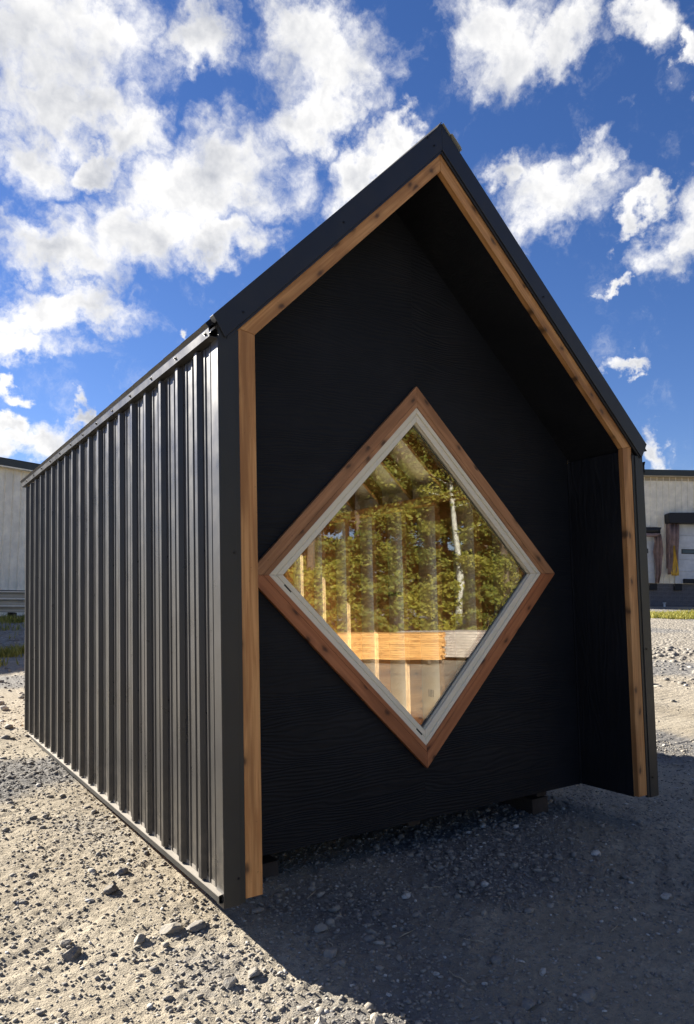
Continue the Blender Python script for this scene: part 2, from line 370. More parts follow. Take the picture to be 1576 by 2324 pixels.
def axis_coords(c0, c1, d, lim0, lim1, g):
    core = np.arange(c0, c1, d); up = [core[-1]]; s = d
    while up[-1] < lim1: s *= g; up.append(up[-1]+s)
    dn = [c0]; s = d
    while dn[-1] > lim0: s *= g; dn.append(dn[-1]-s)
    return np.concatenate([np.array(dn[:0:-1]), core, np.array(up[1:])])
def m_ground():
    m, t, b = mat('dust_and_gravel'); p = worldco(t)
    at = t.n('Attribute', None, attribute_name='gravel').outputs['Fac']
    n1 = t.noise(p, 1.1, 5, 0.6); n2 = t.noise(p, 28.0, 6, 0.65); n3 = t.noise(p, 110.0, 4, 0.6)
    dust = t.mix(t.smooth(n1, 0.35, 0.7), (0.30, 0.258, 0.192), (0.38, 0.335, 0.258))
    dust = t.mix(t.smooth(n2, 0.42, 0.7), dust, (0.245, 0.215, 0.165))
    gr = t.mix(t.smooth(n2, 0.35, 0.65), (0.115, 0.112, 0.108), (0.215, 0.205, 0.188))
    k = t.smooth(t.math('ADD', at, t.math('MULTIPLY', t.math('SUBTRACT', n2, 0.5), 0.8)), 0.25, 0.85)
    c = t.mix(k, dust, gr)
    c = t.mix(t.math('MULTIPLY', t.smooth(n3, 0.55, 0.75), 0.4), c, (0.10, 0.095, 0.088))
    # far off the stones are too small to model: pale and dark flecks
    d = t.n('VectorMath', {0: p}, operation='LENGTH').outputs['Value']
    farv = t.smooth(d, 6.0, 16.0)
    vo = t.n('TexVoronoi', {'Vector': p, 'Scale': 14.0})
    fl = t.ramp(t.n('SeparateXYZ', {0: vo.outputs['Color']}).outputs[0], [(0, (0.10, 0.098, 0.095)), (0.6, (0.24, 0.225, 0.20)), (1, (0.42, 0.40, 0.36))])
    c = t.mix(t.math('MULTIPLY', farv, 0.5), c, fl)
    hh = t.math('ADD', t.math('MULTIPLY', n2, 0.6), t.math('MULTIPLY', n3, 0.5))
    hh = t.math('ADD', hh, t.math('MULTIPLY', t.math('MULTIPLY', farv, vo.outputs['Distance']), -2.0))
    setb(t, b, base=c, rough=0.95, spec=0.15, normal=bump(t, hh, 1.0, 0.02))
    return m
M_GROUND = m_ground()
def build_ground():
    X = axis_coords(-2.6, 3.6, 0.0145, -420, 420, 1.036)
    Y = axis_coords(-1.5, 3.2, 0.0145, -420, 420, 1.036)
    gx, gy = np.meshgrid(X, Y, indexing='ij'); z = ground_h(gx, gy)
    nx, ny = gx.shape
    V = np.stack([gx, gy, z], -1).reshape(-1, 3).astype(np.float32)
    i = np.arange(nx*ny).reshape(nx, ny)
    F = np.stack([i[:-1, :-1], i[1:, :-1], i[1:, 1:], i[:-1, 1:]], -1).reshape(-1, 4)
    me = bpy.data.meshes.new('ground'); fast_mesh(me, V, F)
    me.polygons.foreach_set('use_smooth', np.ones(len(F), bool))
    a = me.attributes.new('gravel', 'FLOAT', 'POINT'); a.data.foreach_set('value', gravelly(gx, gy).ravel().astype(np.float32))
    me.materials.append(M_GROUND)
    o = bpy.data.objects.new('ground', me); link(o); tag(o, 'dusty tan yard of packed dirt and loose crushed gravel', None, kind='structure')
def fast_mesh(me, V, F):
    n, k = F.shape
    me.vertices.add(len(V)); me.vertices.foreach_set('co', np.ascontiguousarray(V, np.float32).ravel())
    me.loops.add(n*k); me.loops.foreach_set('vertex_index', np.ascontiguousarray(F, np.int32).ravel())
    me.polygons.add(n); me.polygons.foreach_set('loop_start', np.arange(0, n*k, k, dtype=np.int32))
    try: me.polygons.foreach_set('loop_total', np.full(n, k, np.int32))
    except Exception: pass
    me.update(calc_edges=True)
build_ground()

# ------------------------------------------------------------------ the cabin
W = 3.0; XR = 1.332; SL = 0.981; ZP = 4.058; DREC = 0.489; LEN = 5.45; MT = 0.108; WB = 0.09
XL, XRT = -MT, W+MT                 # outer wall planes
def zwo(x): return ZP-SL*abs(x-XR)  # outer edge line of the cedar
def zin(x): return ZP-0.110-SL*abs(x-XR)
def ztop(x): return 4.222-SL*abs(x-XR)
HL, HR = zwo(0), zwo(W)
cabin = thing('cabin', 'small black metal-clad cabin with steep gable, cedar edging and diamond window', 'cabin', (1.5, 2.7, float(base_h(1.5, 2.7))))

def rib_profile():
    """one repeat of the steel sheet: (along, out)"""
    return [(0.0, 0.0), (0.010, 0.027), (0.044, 0.027), (0.054, 0.0), (0.122, 0.0), (0.127, 0.006), (0.139, 0.006), (0.144, 0.0), (0.208, 0.0), (0.213, 0.006), (0.225, 0.006), (0.230, 0.0)]
PITCH_R = 0.2835
def sheet_profile(a0, nrep, end=None):
    P = []
    for k in range(nrep):
        P += [(a0+k*PITCH_R+u, v) for u, v in rib_profile()]
    P.append((a0+nrep*PITCH_R, 0.0))
    if end is not None:
        P = [p for p in P if p[0] < end]+[(end, 0.0)]
    return P
side = group_part('side_wall', cabin)
y = 0.205; first = True
while y < LEN-0.08:
    P = sheet_profile(y, 3, LEN-0.05 if y+3*PITCH_R > LEN-0.05 else None)
    if first: P = [(0.06, 0.0), (0.078, 0.0), (0.083, 0.006), (0.095, 0.006), (0.10, 0.0), (0.150, 0.0), (0.155, 0.006), (0.167, 0.006), (0.172, 0.0)]+P; first = False
    o = extrude_profile('wall_sheet', P, 'z', 0.060, 2.672, M_PANEL, side, fn=lambda p, a: (XL-p[1], p[0], a))
    y += 3*PITCH_R
right = group_part('side_wall', cabin)
y = 0.12
while y < LEN-0.08:
    P = sheet_profile(y, 3, LEN-0.05 if y+3*PITCH_R > LEN-0.05 else None)
    extrude_profile('wall_sheet', P, 'z', 0.060, 2.30, M_PANEL, right, fn=lambda p, a: (XRT+p[1], p[0], a)); y += 3*PITCH_R

def post_trim(xo, sgn, ztp, name):
    # L-shaped corner flashing: a wide front leg with a stepped hem beside the cedar, a narrow side leg
    g = group_part(name, cabin)
    x1 = xo+sgn*0.082; x2 = xo+sgn*(MT-0.001)
    box('front_flange', min(xo, x1), max(xo, x1), -0.014, 0.012, -0.012, ztp, M_TRIM, g, 0.002)
    box('hem', min(x1, x2), max(x1, x2), -0.008, 0.012, -0.010, ztp, M_TRIM, g, 0.002)
    box('side_flange', min(xo, xo-sgn*0.006), max(xo, xo-sgn*0.006), -0.014, 0.072, -0.010, ztp-0.058, M_PANEL, g, 0.001)
    return g
ct_l = post_trim(XL, 1, 2.738, 'corner_trim'); ct_r = post_trim(XRT, -1, 2.36, 'corner_trim')
# base flashing: a ledge with a folded drip lip
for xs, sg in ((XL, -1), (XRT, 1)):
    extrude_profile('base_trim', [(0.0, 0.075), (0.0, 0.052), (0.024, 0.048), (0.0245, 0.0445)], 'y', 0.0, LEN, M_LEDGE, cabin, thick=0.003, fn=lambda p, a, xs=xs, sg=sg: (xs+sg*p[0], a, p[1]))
    extrude_profile('drip_lip', [(0.0235, 0.042), (0.0235, 0.016), (0.016, 0.012), (-0.02, 0.010)], 'y', 0.0, LEN, M_TRIM, cabin, thick=0.003, fn=lambda p, a, xs=xs, sg=sg: (xs+sg*p[0], a, p[1]))
# eave flashing on the left, bent out under the roof edge
extrude_profile('eave_trim', [(0.0, 2.682), (0.046, 2.684), (0.050, 2.728), (0.066, 2.744)], 'y', -0.012, LEN+0.02, M_PANEL, cabin, thick=0.003, fn=lambda p, a: (XL-p[0], a, p[1]))
extrude_profile('eave_trim', [(0.0, 2.23), (0.044, 2.236), (0.044, 2.30), (0.056, 2.33)], 'y', 0.004, LEN+0.02, M_PANEL, cabin, thick=0.003, fn=lambda p, a: (XRT+p[0], a, p[1]))

def screw_mesh():
    bm = bmesh.new()
    bmesh.ops.create_cone(bm, segments=10, radius1=0.0085, radius2=0.0085, depth=0.002, cap_ends=True)
    r = bmesh.ops.create_cone(bm, segments=6, radius1=0.0048, radius2=0.0045, depth=0.006, cap_ends=True)
    for v in r['verts']: v.co.z += 0.004
    me = bpy.data.meshes.new('screw'); bm.to_mesh(me); bm.free(); me.materials.append(M_SCREW); return me
SCREW = screw_mesh()
def screw(p, n, parent, s=1.0):
    o = bpy.data.objects.new('screw', SCREW)
    o.matrix_basis = Matrix.Translation(p) @ Vector(n).to_track_quat('Z', 'Y').to_matrix().to_4x4() @ Matrix.Scale(s, 4)
    link(o, parent)
k = 0.035
while k < LEN: screw((XL-0.052, k, 2.706), (-1, 0, 0), cabin, 1.1); k += 0.425
for i in range(0, 18):
    yy = 0.205-0.013+PITCH_R*i
    if yy > 5.3: break
    for zz in (0.105, 0.86, 1.66, 2.46):
        if (i+int(zz*3)) % 2 == 0: screw((XL-0.0015, yy-0.006, zz), (-1, 0, 0), side, 0.75)
for z in (0.11, 1.64): screw((XL+0.07, -0.015, z), (0, -1, 0), cabin, 1.0)
for z in (0.12, 1.0): screw((XRT-0.055, -0.015, z), (0, -1, 0), cabin, 1.0)

# cedar edging of the gable, mitred
s2 = SL
h1L = zin(WB)+0.003; h1R = zin(W-WB)+0.003
frame = group_part('gable_edging', cabin)
Y0, Y1 = -0.004, 0.036
plate('edging_board', [(0, 0.006), (WB, 0.006), (WB, h1L), (0, HL)], Y0, Y1, M_CEDAR, frame, (0, 1))
plate('edging_board', [(W-WB, 0.006), (W, 0.006), (W, HR), (W-WB, h1R)], Y0, Y1, M_CEDAR, frame, (0, 1))
plate('edging_board', [(0.001, HL+0.001), (WB+0.001, h1L+0.001), (XR-0.0008, ZP-0.110), (XR-0.0008, ZP)], Y0+0.001, Y1, M_CEDAR, frame, (1, s2))
plate('edging_board', [(W-0.001, HR+0.001), (W-WB-0.001, h1R+0.001), (XR+0.0008, ZP-0.110), (XR+0.0008, ZP)], Y0+0.001, Y1, M_CEDAR, frame, (1, -s2))
# rake flashing above the cedar: flat band, rolled lower hem
def rake(xe, sgn):
    g = group_part('rake_trim', cabin)
    x_end = xe; pt = (x_end, ztop(x_end)); nx = sgn*SL/math.hypot(1, SL)*0.115; nz = -1/math.hypot(1, SL)*0.115
    low_end = (x_end+nx*-1*-1, ztop(x_end)+nz)
    # band polygon: top edge, bottom edge on the cedar line
    lx = x_end+(0.062 if sgn > 0 else -0.062)
    pts = [(x_end, ztop(x_end)+0.010), (lx, zwo(lx)+0.012), (XR, ZP+0.012), (XR, ztop(XR)+0.010)]
    plate('rake_band', pts, -0.026, 0.02, M_RAKE, g, (1, sgn*SL), 0.002)
    pts = [(lx+sgn*0.012, zwo(lx+sgn*0.012)-0.006), (lx+sgn*0.012, zwo(lx+sgn*0.012)+0.0115), (XR, ZP+0.0115), (XR, ZP-0.006)]
    plate('rake_hem', pts, -0.018, -0.006, M_RAKE, g, (1, sgn*SL), 0.0015)
    return g
rake(-0.140, 1); rake(3.150, -1)
for fx, zz in ((1.27, 4.075), (0.62, 3.44), (0.02, 2.83), (2.15, 3.33)): screw((fx, -0.027, zz), (0, -1, 0), cabin, 0.9)

# roof: ribbed sheets on a deck, ridge cap
for sgn, xe, nm in ((1, -0.165, 'roof_slope'), (-1, 3.170, 'roof_slope')):
    g = group_part(nm, cabin)
    y = 0.03
    nrm = Vector((-sgn*SL, 0, 1)).normalized()
    while y < LEN:
        P = sheet_profile(y, 3, LEN+0.03 if y+3*PITCH_R > LEN+0.03 else None)
        if y < 0.04: P = [(-0.024, 0.0)]+P
        def fn(p, a, nrm=nrm, xe=xe):
            x = xe+(XR-xe)*a; return (x+nrm.x*(p[1]-0.026), p[0], ztop(x)+nrm.z*(p[1]-0.026))
        extrude_profile('roof_sheet', P, 's', 0.0, 0.995, M_ROOF, g, fn=fn); y += 3*PITCH_R
    xs = xe+0.03*sgn
    pts = [(xs, ztop(xs)-0.054), (XR, ztop(XR)-0.054), (XR, ztop(XR)-0.066), (xs, ztop(xs)-0.066)]
    plate('roof_deck', pts, 0.022, LEN, M_FOIL, g, (1, sgn*SL), 0)
cap = group_part('ridge_cap', cabin)
for sgn in (1, -1):
    nrm = Vector((-sgn*SL, 0, 1)).normalized()
    pr = [(0.0, 0.010), (0.075, 0.010), (0.082, 0.026), (0.175, 0.026), (0.188, 0.016)] if sgn < 0 else [(0.0, 0.010), (0.05, 0.002), (0.15, -0.002), (0.168, -0.008)]
    def fn(p, a, sgn=sgn, nrm=nrm):
        q = p[0]/math.hypot(1, SL); return (XR-sgn*q+nrm.x*p[1], a, ztop(XR)-SL*q+nrm.z*p[1]+0.004)
    extrude_profile('cap_wing', pr, 'y', -0.034, LEN+0.03, M_ROOFW if sgn < 0 else M_ROOF, cap, thick=0.004, fn=fn)

# recessed front: siding with a diamond opening, wing walls, soffits
CX, CZ = 1.467, 1.545
def diamond(r): return [(CX, CZ+r), (CX+r, CZ), (CX, CZ-r), (CX-r, CZ)]
RH = 1.045
def gable_sheet(name, pts, y0, y1, m): return plate(name, pts, y0, y1, m, cabin, (1, 0), 0)
xa, xb = 0.092, W-0.092
apex = (XR, zin(XR)+0.03)
lpts = [(xa, 0.0), (CX, 0.0), (CX, CZ-RH), (CX-RH, CZ), (CX, CZ+RH), (CX, zin(CX)+0.03), apex, (xa, zin(xa)+0.03)]
rpts = [(CX+0.0005, 0.0), (xb, 0.0), (xb, zin(xb)+0.03), (CX+0.0005, zin(CX)+0.03), (CX+0.0005, CZ+RH), (CX+RH, CZ), (CX+0.0005, CZ-RH)]
gable_sheet('siding_panel', lpts, DREC, DREC+0.02, M_SIDE_H); gable_sheet('siding_panel', rpts, DREC, DREC+0.02, M_SIDE_H)
lp2 = [(xa, 0.0), (CX, 0.0), (CX, CZ-RH-0.01), (CX-RH-0.01, CZ), (CX, CZ+RH+0.01), (CX, zin(CX)), (XR, zin(XR)), (xa, zin(xa))]
rp2 = [(CX+0.0005, 0.0), (xb, 0.0), (xb, zin(xb)), (CX+0.0005, zin(CX)), (CX+0.0005, CZ+RH+0.01), (CX+RH+0.01, CZ), (CX+0.0005, CZ-RH-0.01)]
gable_sheet('gable_sheathing', lp2, DREC+0.022, DREC+0.12, M_STUD); gable_sheet('gable_sheathing', rp2, DREC+0.022, DREC+0.12, M_STUD)
box('wing_panel', W-WB+0.001, XRT-0.006, 0.037, DREC-0.001, 0.0, h1R-0.02, M_SIDE_V, cabin, 0.001)
box('wing_panel', XL+0.006, WB-0.001, 0.037, DREC-0.001, 0.0, h1L-0.02, M_SIDE_V, cabin, 0.001)
box('corner_bead', W-WB-0.014, W-WB, DREC-0.014, DREC-0.0005, 0.002, h1R-0.03, M_SIDE_V, cabin, 0.002)
for sgn, xe in ((1, XL+0.01), (-1, XRT-0.01)):
    pts = [(xe, zin(xe)+0.004), (XR, zin(XR)+0.004), (XR, ztop(XR)-0.070), (xe, ztop(xe)-0.070)]
    plate('soffit', pts, 0.0365, DREC-0.001, M_SIDE_V, cabin, (1, sgn*SL), 0)

# window
win = group_part('diamond_window', cabin)
def ring(name, ro, ri, y0, y1, mats, bev=0.003, gap=0.0006):
    o4, i4 = diamond(ro), diamond(ri)
    for k in range(4):
        a, b, c, d = o4[k], o4[(k+1) % 4], i4[(k+1) % 4], i4[k]
        L = Vector((b[0]-a[0], b[1]-a[1])).normalized()*gap
        pts = [(a[0]+L.x, a[1]+L.y), (b[0]-L.x, b[1]-L.y), (c[0]-L.x, c[1]-L.y), (d[0]+L.x, d[1]+L.y)]
        plate(name, pts, y0, y1, mats[k % len(mats)], win, (b[0]-a[0], b[1]-a[1]), bev)
CM = [M_CEDAR2, M_CEDAR3, M_CEDAR3, M_CEDAR2]     # upper right, lower right, lower left, upper left
ring('casing_board', 1.226, 1.128, DREC-0.030, DREC-0.002, CM)
ring('casing_stop', 1.1265, 1.088, DREC-0.028, DREC-0.0021, CM, 0.002)
ring('frame_bar', 1.087, 1.050, DREC-0.022, DREC+0.040, [M_VINYL])
ring('frame_groove', 1.0495, 1.036, DREC-0.012, DREC+0.040, [M_VINYL], 0.001)
ring('sash_bar', 1.0355, 0.992, DREC-0.016, DREC+0.040, [M_VINYL], 0.004)
ring('glazing_bead', 0.9915, 0.984, DREC+0.002, DREC+0.040, [M_VINYL], 0.002)
ring('spacer', 0.9835, 0.974, DREC+0.019, DREC+0.036, [M_GASKET], 0)
plate('pane', diamond(0.9835), DREC+0.0125, DREC+0.0165, M_GLASS, win, (1, 0), 0)
plate('pane', diamond(0.9835), DREC+0.0365, DREC+0.0405, M_GLASS, win, (1, 0), 0)
def slot(f):   # weep slot on the lower left bar
    a = Vector((CX-1.043, CZ)); b = Vector((CX, CZ-1.043)); p = a.lerp(b, f); u = (b-a).normalized(); v = Vector((-u.y, u.x))
    pts = [p+u*0.03+v*0.0062, p-u*0.03+v*0.0062, p-u*0.03-v*0.0062, p+u*0.03-v*0.0062]
    plate('weep_slot', [tuple(q) for q in pts], DREC-0.0135, DREC-0.0125, M_SLOT, win, tuple(u), 0)
slot(0.075); slot(0.955)

# floor, skids, inner framing
box('floor', XL+0.012, XRT-0.012, DREC+0.03, LEN-0.002, 0.0, 0.05, M_OSB, cabin, 0)
for x in (0.32, 1.5, 2.68): box('skid', x-0.05, x+0.05, 0.66, LEN-0.1, -0.09, -0.002, M_BLOCKW, cabin, 0.004)
# right wall: foil sheathing, doubled studs, plates
box('wall_sheathing', 3.052, 3.070, DREC+0.125, LEN-0.025, 0.052, 2.46, M_FOIL, right, 0)
box('wall_sheathing', -0.070, -0.052, DREC+0.125, LEN-0.025, 0.052, 2.775, M_FOIL, side, 0)
ys = 0.96
while ys < LEN-0.2:
    for q in (0, 0.037):
        box('stud', 2.905, 3.051, ys+q, ys+q+0.0355, 0.09, 2.26, M_STUD, cabin, 0.002)
        box('stud', -0.051, 0.09, ys+q, ys+q+0.0355, 0.09, 2.58, M_STUD, cabin, 0.002)
    for sgn, xe in ((1, 0.0), (-1, W-0.0)):
        f = lambda x: ztop(x)-0.068
        pts = [(xe, f(xe)), (XR-sgn*0.02, f(XR)-0.02*SL), (XR-sgn*0.02, f(XR)-0.02*SL-0.17), (xe, f(xe)-0.17)]
        plate('rafter', pts, ys, ys+0.038, M_STUD, cabin, (1, sgn*SL), 0)
    ys += 0.525
for x0, x1, zz in ((2.905, 3.051, 2.262), (-0.051, 0.09, 2.582)):
    box('top_plate', x0, x1, DREC+0.125, LEN-0.03, zz, zz+0.076, M_STUD, cabin, 0.002)
    box('bottom_plate', x0, x1, DREC+0.125, LEN-0.03, 0.0515, 0.089, M_STUD, cabin, 0.002)
plate('ridge_board', [(XR-0.019, 4.10), (XR+0.019, 4.10), (XR+0.019, 3.88), (XR-0.019, 3.88)], DREC+0.125, LEN-0.03, M_STUD, cabin, (0, 1), 0)
# unseen back gable; opening added and widened to let sunlight into the interior
dx0, dx1, dz1 = 0.15, 2.85, 2.36
bp = [(XL+0.01, 0.0), (dx0, 0.0), (dx0, dz1), (dx1, dz1), (dx1, 0.0), (XRT-0.01, 0.0), (XRT-0.01, ztop(XRT)-0.07), (XR, ztop(XR)-0.07), (XL+0.01, ztop(XL)-0.07)]
plate('back_wall', bp, LEN-0.024, LEN, M_OSB, cabin, (1, 0), 0)

# print on the foil of the right wall, upside down as nailed up
def text_mesh(txt, size):
    cu = bpy.data.curves.new('print', 'FONT'); cu.body = txt; cu.size = size; cu.align_x = 'CENTER'; cu.align_y = 'CENTER'; cu.extrude = 0.0005; cu.offset = 0.0012
    tmp = bpy.data.objects.new('tmp', cu); COL.objects.link(tmp)
    dg = bpy.context.evaluated_depsgraph_get(); me = bpy.data.meshes.new_from_object(tmp.evaluated_get(dg)); bpy.data.objects.remove(tmp)
    me.materials.clear(); me.materials.append(M_INK); return me
TX = text_mesh('TECHSHIELD', 0.050)
def wall_print(y, z, s=1.0):
    o = bpy.data.objects.new('print', TX)
    # text x runs along -y->.. rotated half a turn, facing -x
    M = Matrix(((0, 0, -1, 0), (1, 0, 0, 0), (0, -1, 0, 0), (0, 0, 0, 1)))
    o.matrix_basis = Matrix.Translation((3.0505, y, z)) @ M @ Matrix.Scale(s, 4); link(o, right)

# ------------------------------------------------------------------ timber blocks under the cabin
def block(x0, x1, y0, y1, label):
    zb = float(base_h((x0+x1)/2, (y0+y1)/2))-0.03
    t_ = thing('timber_block', label, 'block', ((x0+x1)/2, (y0+y1)/2, zb), 'timber blocks under the cabin')
    zt = -0.092; n = 1; h = (zt-zb)/n
    for i in range(n): box('timber', x0+0.01*i, x1-0.006*i, y0+0.008*i, y1-0.01*i, zb+h*i+0.001, zb+h*(i+1)-0.001, M_BLOCKW, t_, 0.004)
block(2.56, 2.72, 0.64, 0.92, 'dark timber block under the right front of the black cabin')
block(0.16, 0.49, 0.62, 0.86, 'dark timber block under the left front of the black cabin')

# ------------------------------------------------------------------ loose gravel and stones
def ico():
    bm = bmesh.new(); bmesh.ops.create_icosphere(bm, subdivisions=1, radius=1.0)
    V = np.array([v.co[:] for v in bm.verts]); F = np.array([[v.index for v in f.verts] for f in bm.faces]); bm.free(); return V, F
ICO_V, ICO_F = ico()
def m_stone(name):
    m, t, b = mat(name); p = worldco(t)
    at = t.n('Attribute', None, attribute_name='tone').outputs['Fac']
    c = t.ramp(at, [(0, (0.085, 0.085, 0.088)), (0.35, (0.165, 0.160, 0.155)), (0.65, (0.245, 0.232, 0.208)), (0.90, (0.33, 0.305, 0.26)), (1, (0.50, 0.485, 0.45))])
    n = t.noise(p, 70.0, 5, 0.65)
    c = t.mix(t.smooth(n, 0.4, 0.75), c, (0.30, 0.255, 0.185))
    setb(t, b, base=c, rough=0.9, spec=0.2, normal=bump(t, t.noise(p, 160.0, 4, 0.6), 0.6, 0.004))
    return m
M_STONE = m_stone('crushed_stone')
def rock_shapes(n, jit):
    out = []
    for i in range(n):
        v = ICO_V*(1+RNG.normal(0, jit, (len(ICO_V), 1)))
        ax = np.array([RNG.uniform(0.9, 1.5), RNG.uniform(0.65, 1.0), RNG.uniform(0.42, 0.72)])
        # clip with a couple of random planes so that faces are broken flat
        for k in range(3):
            nn = RNG.normal(size=3); nn /= np.linalg.norm(nn); dd = RNG.uniform(0.55, 0.85)
            o = v@nn-dd; v = v-np.clip(o, 0, None)[:, None]*nn
        out.append(v*ax)
    return np.array(out)
ROCKS = rock_shapes(40, 0.10)
def gravel_mesh(name, n, region, smin, smed, smax, sink, dens, label):
    x0, x1, y0, y1 = region
    xs = RNG.uniform(x0, x1, n*5); ys = RNG.uniform(y0, y1, n*5)
    pr = dens(xs, ys); keep = RNG.random(len(xs)) < pr
    # nothing under the floor out of sight
    keep &= ~((xs > 0.25) & (xs < 2.95) & (ys > 1.7) & (ys < 5.3))
    xs, ys = xs[keep][:n], ys[keep][:n]; n = len(xs)
    s = np.clip(smed*np.exp(RNG.normal(0, 0.5, n)), smin, smax)
    z = ground_h(xs, ys)
    sh = ROCKS[RNG.integers(0, len(ROCKS), n)]
    a = RNG.uniform(0, 2*np.pi, n); ca, sa = np.cos(a)[:, None], np.sin(a)[:, None]
    tx = RNG.normal(0, 0.3, n)[:, None]
    vx, vy, vz = sh[..., 0], sh[..., 1], sh[..., 2]
    vy, vz = vy*np.cos(tx)-vz*np.sin(tx), vy*np.sin(tx)+vz*np.cos(tx)
    X = (vx*ca-vy*sa)*s[:, None]+xs[:, None]; Y = (vx*sa+vy*ca)*s[:, None]+ys[:, None]
    Z = vz*s[:, None]+z[:, None]+(sink*s*RNG.uniform(0.0, 1.0, n))[:, None]
    V = np.stack([X, Y, Z], -1).reshape(-1, 3)
    k = len(ICO_V); F = (ICO_F[None]+(np.arange(n)*k)[:, None, None]).reshape(-1, 3)
    me = bpy.data.meshes.new(name); fast_mesh(me, V, F)
    at = me.attributes.new('tone', 'FLOAT', 'POINT')
    tone = np.clip(RNG.normal(0.56, 0.20, n), 0, 1); tone[RNG.random(n) < 0.012] = 1.0
    at.data.foreach_set('value', np.repeat(tone, k).astype(np.float32))
    me.materials.append(M_STONE)
    o = bpy.data.objects.new(name, me); link(o); tag(o, label, None, kind='stuff'); return o
def d_fine(x, y): return (0.48+0.52*gravelly(x, y))*np.exp(-np.clip(np.hypot(x+1.49, y+3.32)-4.0, 0, 30)/4.5)
def d_mid(x, y): return (0.035+0.9*gravelly(x, y)**1.7)*np.exp(-np.clip(np.hypot(x+1.49, y+3.32)-4.5, 0, 40)/8.0)
gravel_mesh('gravel', 62000, (-3.2, 5.5, -2.0, 7.5), 0.003, 0.0062, 0.013, 0.25, d_fine, 'fine crushed gravel scattered over the yard')
gravel_mesh('gravel', 12000, (-3.5, 7.5, -2.0, 14.0), 0.007, 0.013, 0.030, 0.2, d_mid, 'coarse grey gravel lying on the yard')
gravel_mesh('gravel', 5200, (-2.0, 14.0, 3.0, 26.0), 0.02, 0.035, 0.075, 0.2, lambda x, y: np.clip(fbm(x*0.3+5, y*0.3, 2)*1.4-0.3, 0.05, 1)*(((x < 1.5+0.06*y) & (y > 5)) | (x > 4.0)), 'loose stones lying far off beside the cabin')

def stone(px, py, size, label, tone, flat=0.6, yaw=0.0, seed=0):
    rg = np.random.default_rng(seed+100)
    bm = bmesh.new(); bmesh.ops.create_icosphere(bm, subdivisions=3, radius=1.0)
    V = np.array([v.co[:] for v in bm.verts]); F = [tuple(v.index for v in f.verts) for f in bm.faces]; bm.free()
    for k in range(11):
        nn = rg.normal(size=3); nn /= np.linalg.norm(nn); dd = rg.uniform(0.55, 0.9)
        V = V-np.clip(V@nn-dd, 0, None)[:, None]*nn
    nz = fbm(V[:, 0]*3+seed+50, V[:, 1]*3+V[:, 2]*2+50, 3)
    V = V*(1+(nz-0.5)*0.16)[:, None]
    V = V*np.array([1.25, 0.85, flat])*size
    c, s = math.cos(yaw), math.sin(yaw)
    V = V@np.array([[c, s, 0], [-s, c, 0], [0, 0, 1]])
    z = float(ground_h(px, py))+size*flat*0.35
    o = mk('stone', V, F, M_STONE, None, Matrix.Translation((px, py, z)))
    at = o.data.attributes.new('tone', 'FLOAT', 'POINT'); at.data.foreach_set('value', [tone]*len(V))
    return tag(o, label, 'stone', 'larger stones lying on the gravel')
STONES = [
 (-0.20, 0.47, 0.060, 'largest flat grey stone on the sunlit dirt near the cabin corner', 0.62, 0.5, 0.5),
 (-0.09, 0.43, 0.050, 'long layered grey stone right beside the largest flat stone', 0.45, 0.42, 0.4),
 (-0.37, 0.45, 0.034, 'pale lumpy stone left of the largest flat stone', 0.80, 0.7, 0.9),
 (-0.68, 0.48, 0.040, 'dark grey stone on sunlit dirt at the lower left', 0.30, 0.8, 0.2),
 (-0.68, 0.60, 0.026, 'small tan stone just above the dark grey stone at lower left', 0.85, 0.8, 0.0),
 (-0.22, 1.30, 0.036, 'grey stone on sunlit dirt farther along beside the ribbed wall', 0.35, 0.6, 0.3),
 (-0.34, 1.08, 0.046, 'dark broken stone on the dirt left of the ribbed wall', 0.18, 0.6, 0.6),
 (-0.14, -0.14, 0.030, 'upright tan stone on the sunlit dirt near the shadow edge', 0.78, 0.9, 0.1),
 (-0.02, -0.12, 0.034, 'rounded grey stone next to the upright tan stone by the shadow edge', 0.55, 0.6, 0.7),
 (-0.24, -0.50, 0.038, 'pale tan stone at the bottom edge of the picture', 0.92, 0.55, 0.2),
 (0.38, -0.14, 0.034, 'blocky grey stone lying just inside the cabin shadow', 0.55, 0.75, 0.3),
 (0.37, -0.24, 0.034, 'wide grey stone below the blocky one in the cabin shadow', 0.50, 0.5, 0.1),
 (0.245, -0.72, 0.036, 'upright pale stone standing on the shadow edge at the bottom', 0.88, 1.05, 0.8),
 (0.03, -0.64, 0.036, 'upright beige stone in sun near the bottom shadow edge', 0.84, 0.95, 1.2),
 (0.90, -0.92, 0.036, 'dark grey stone in the middle of the shaded ground', 0.40, 0.55, 0.4),
 (1.16, -1.02, 0.042, 'flat grey stone on the shaded ground toward the right', 0.58, 0.5, 0.2),
 (2.38, -0.56, 0.034, 'pale-topped stone on shaded gravel at the right', 0.95, 0.6, 0.0),
 (0.47, 0.11, 0.034, 'brownish stone on shaded ground close to the cedar post', 0.66, 0.7, 0.2),
]
for i, (x, y, s, lb, tn, fl, yw) in enumerate(STONES): stone(-1.49+(x+1.49)*0.953, -3.32+(y+3.32)*0.953, s, lb, tn, fl, yw, i)

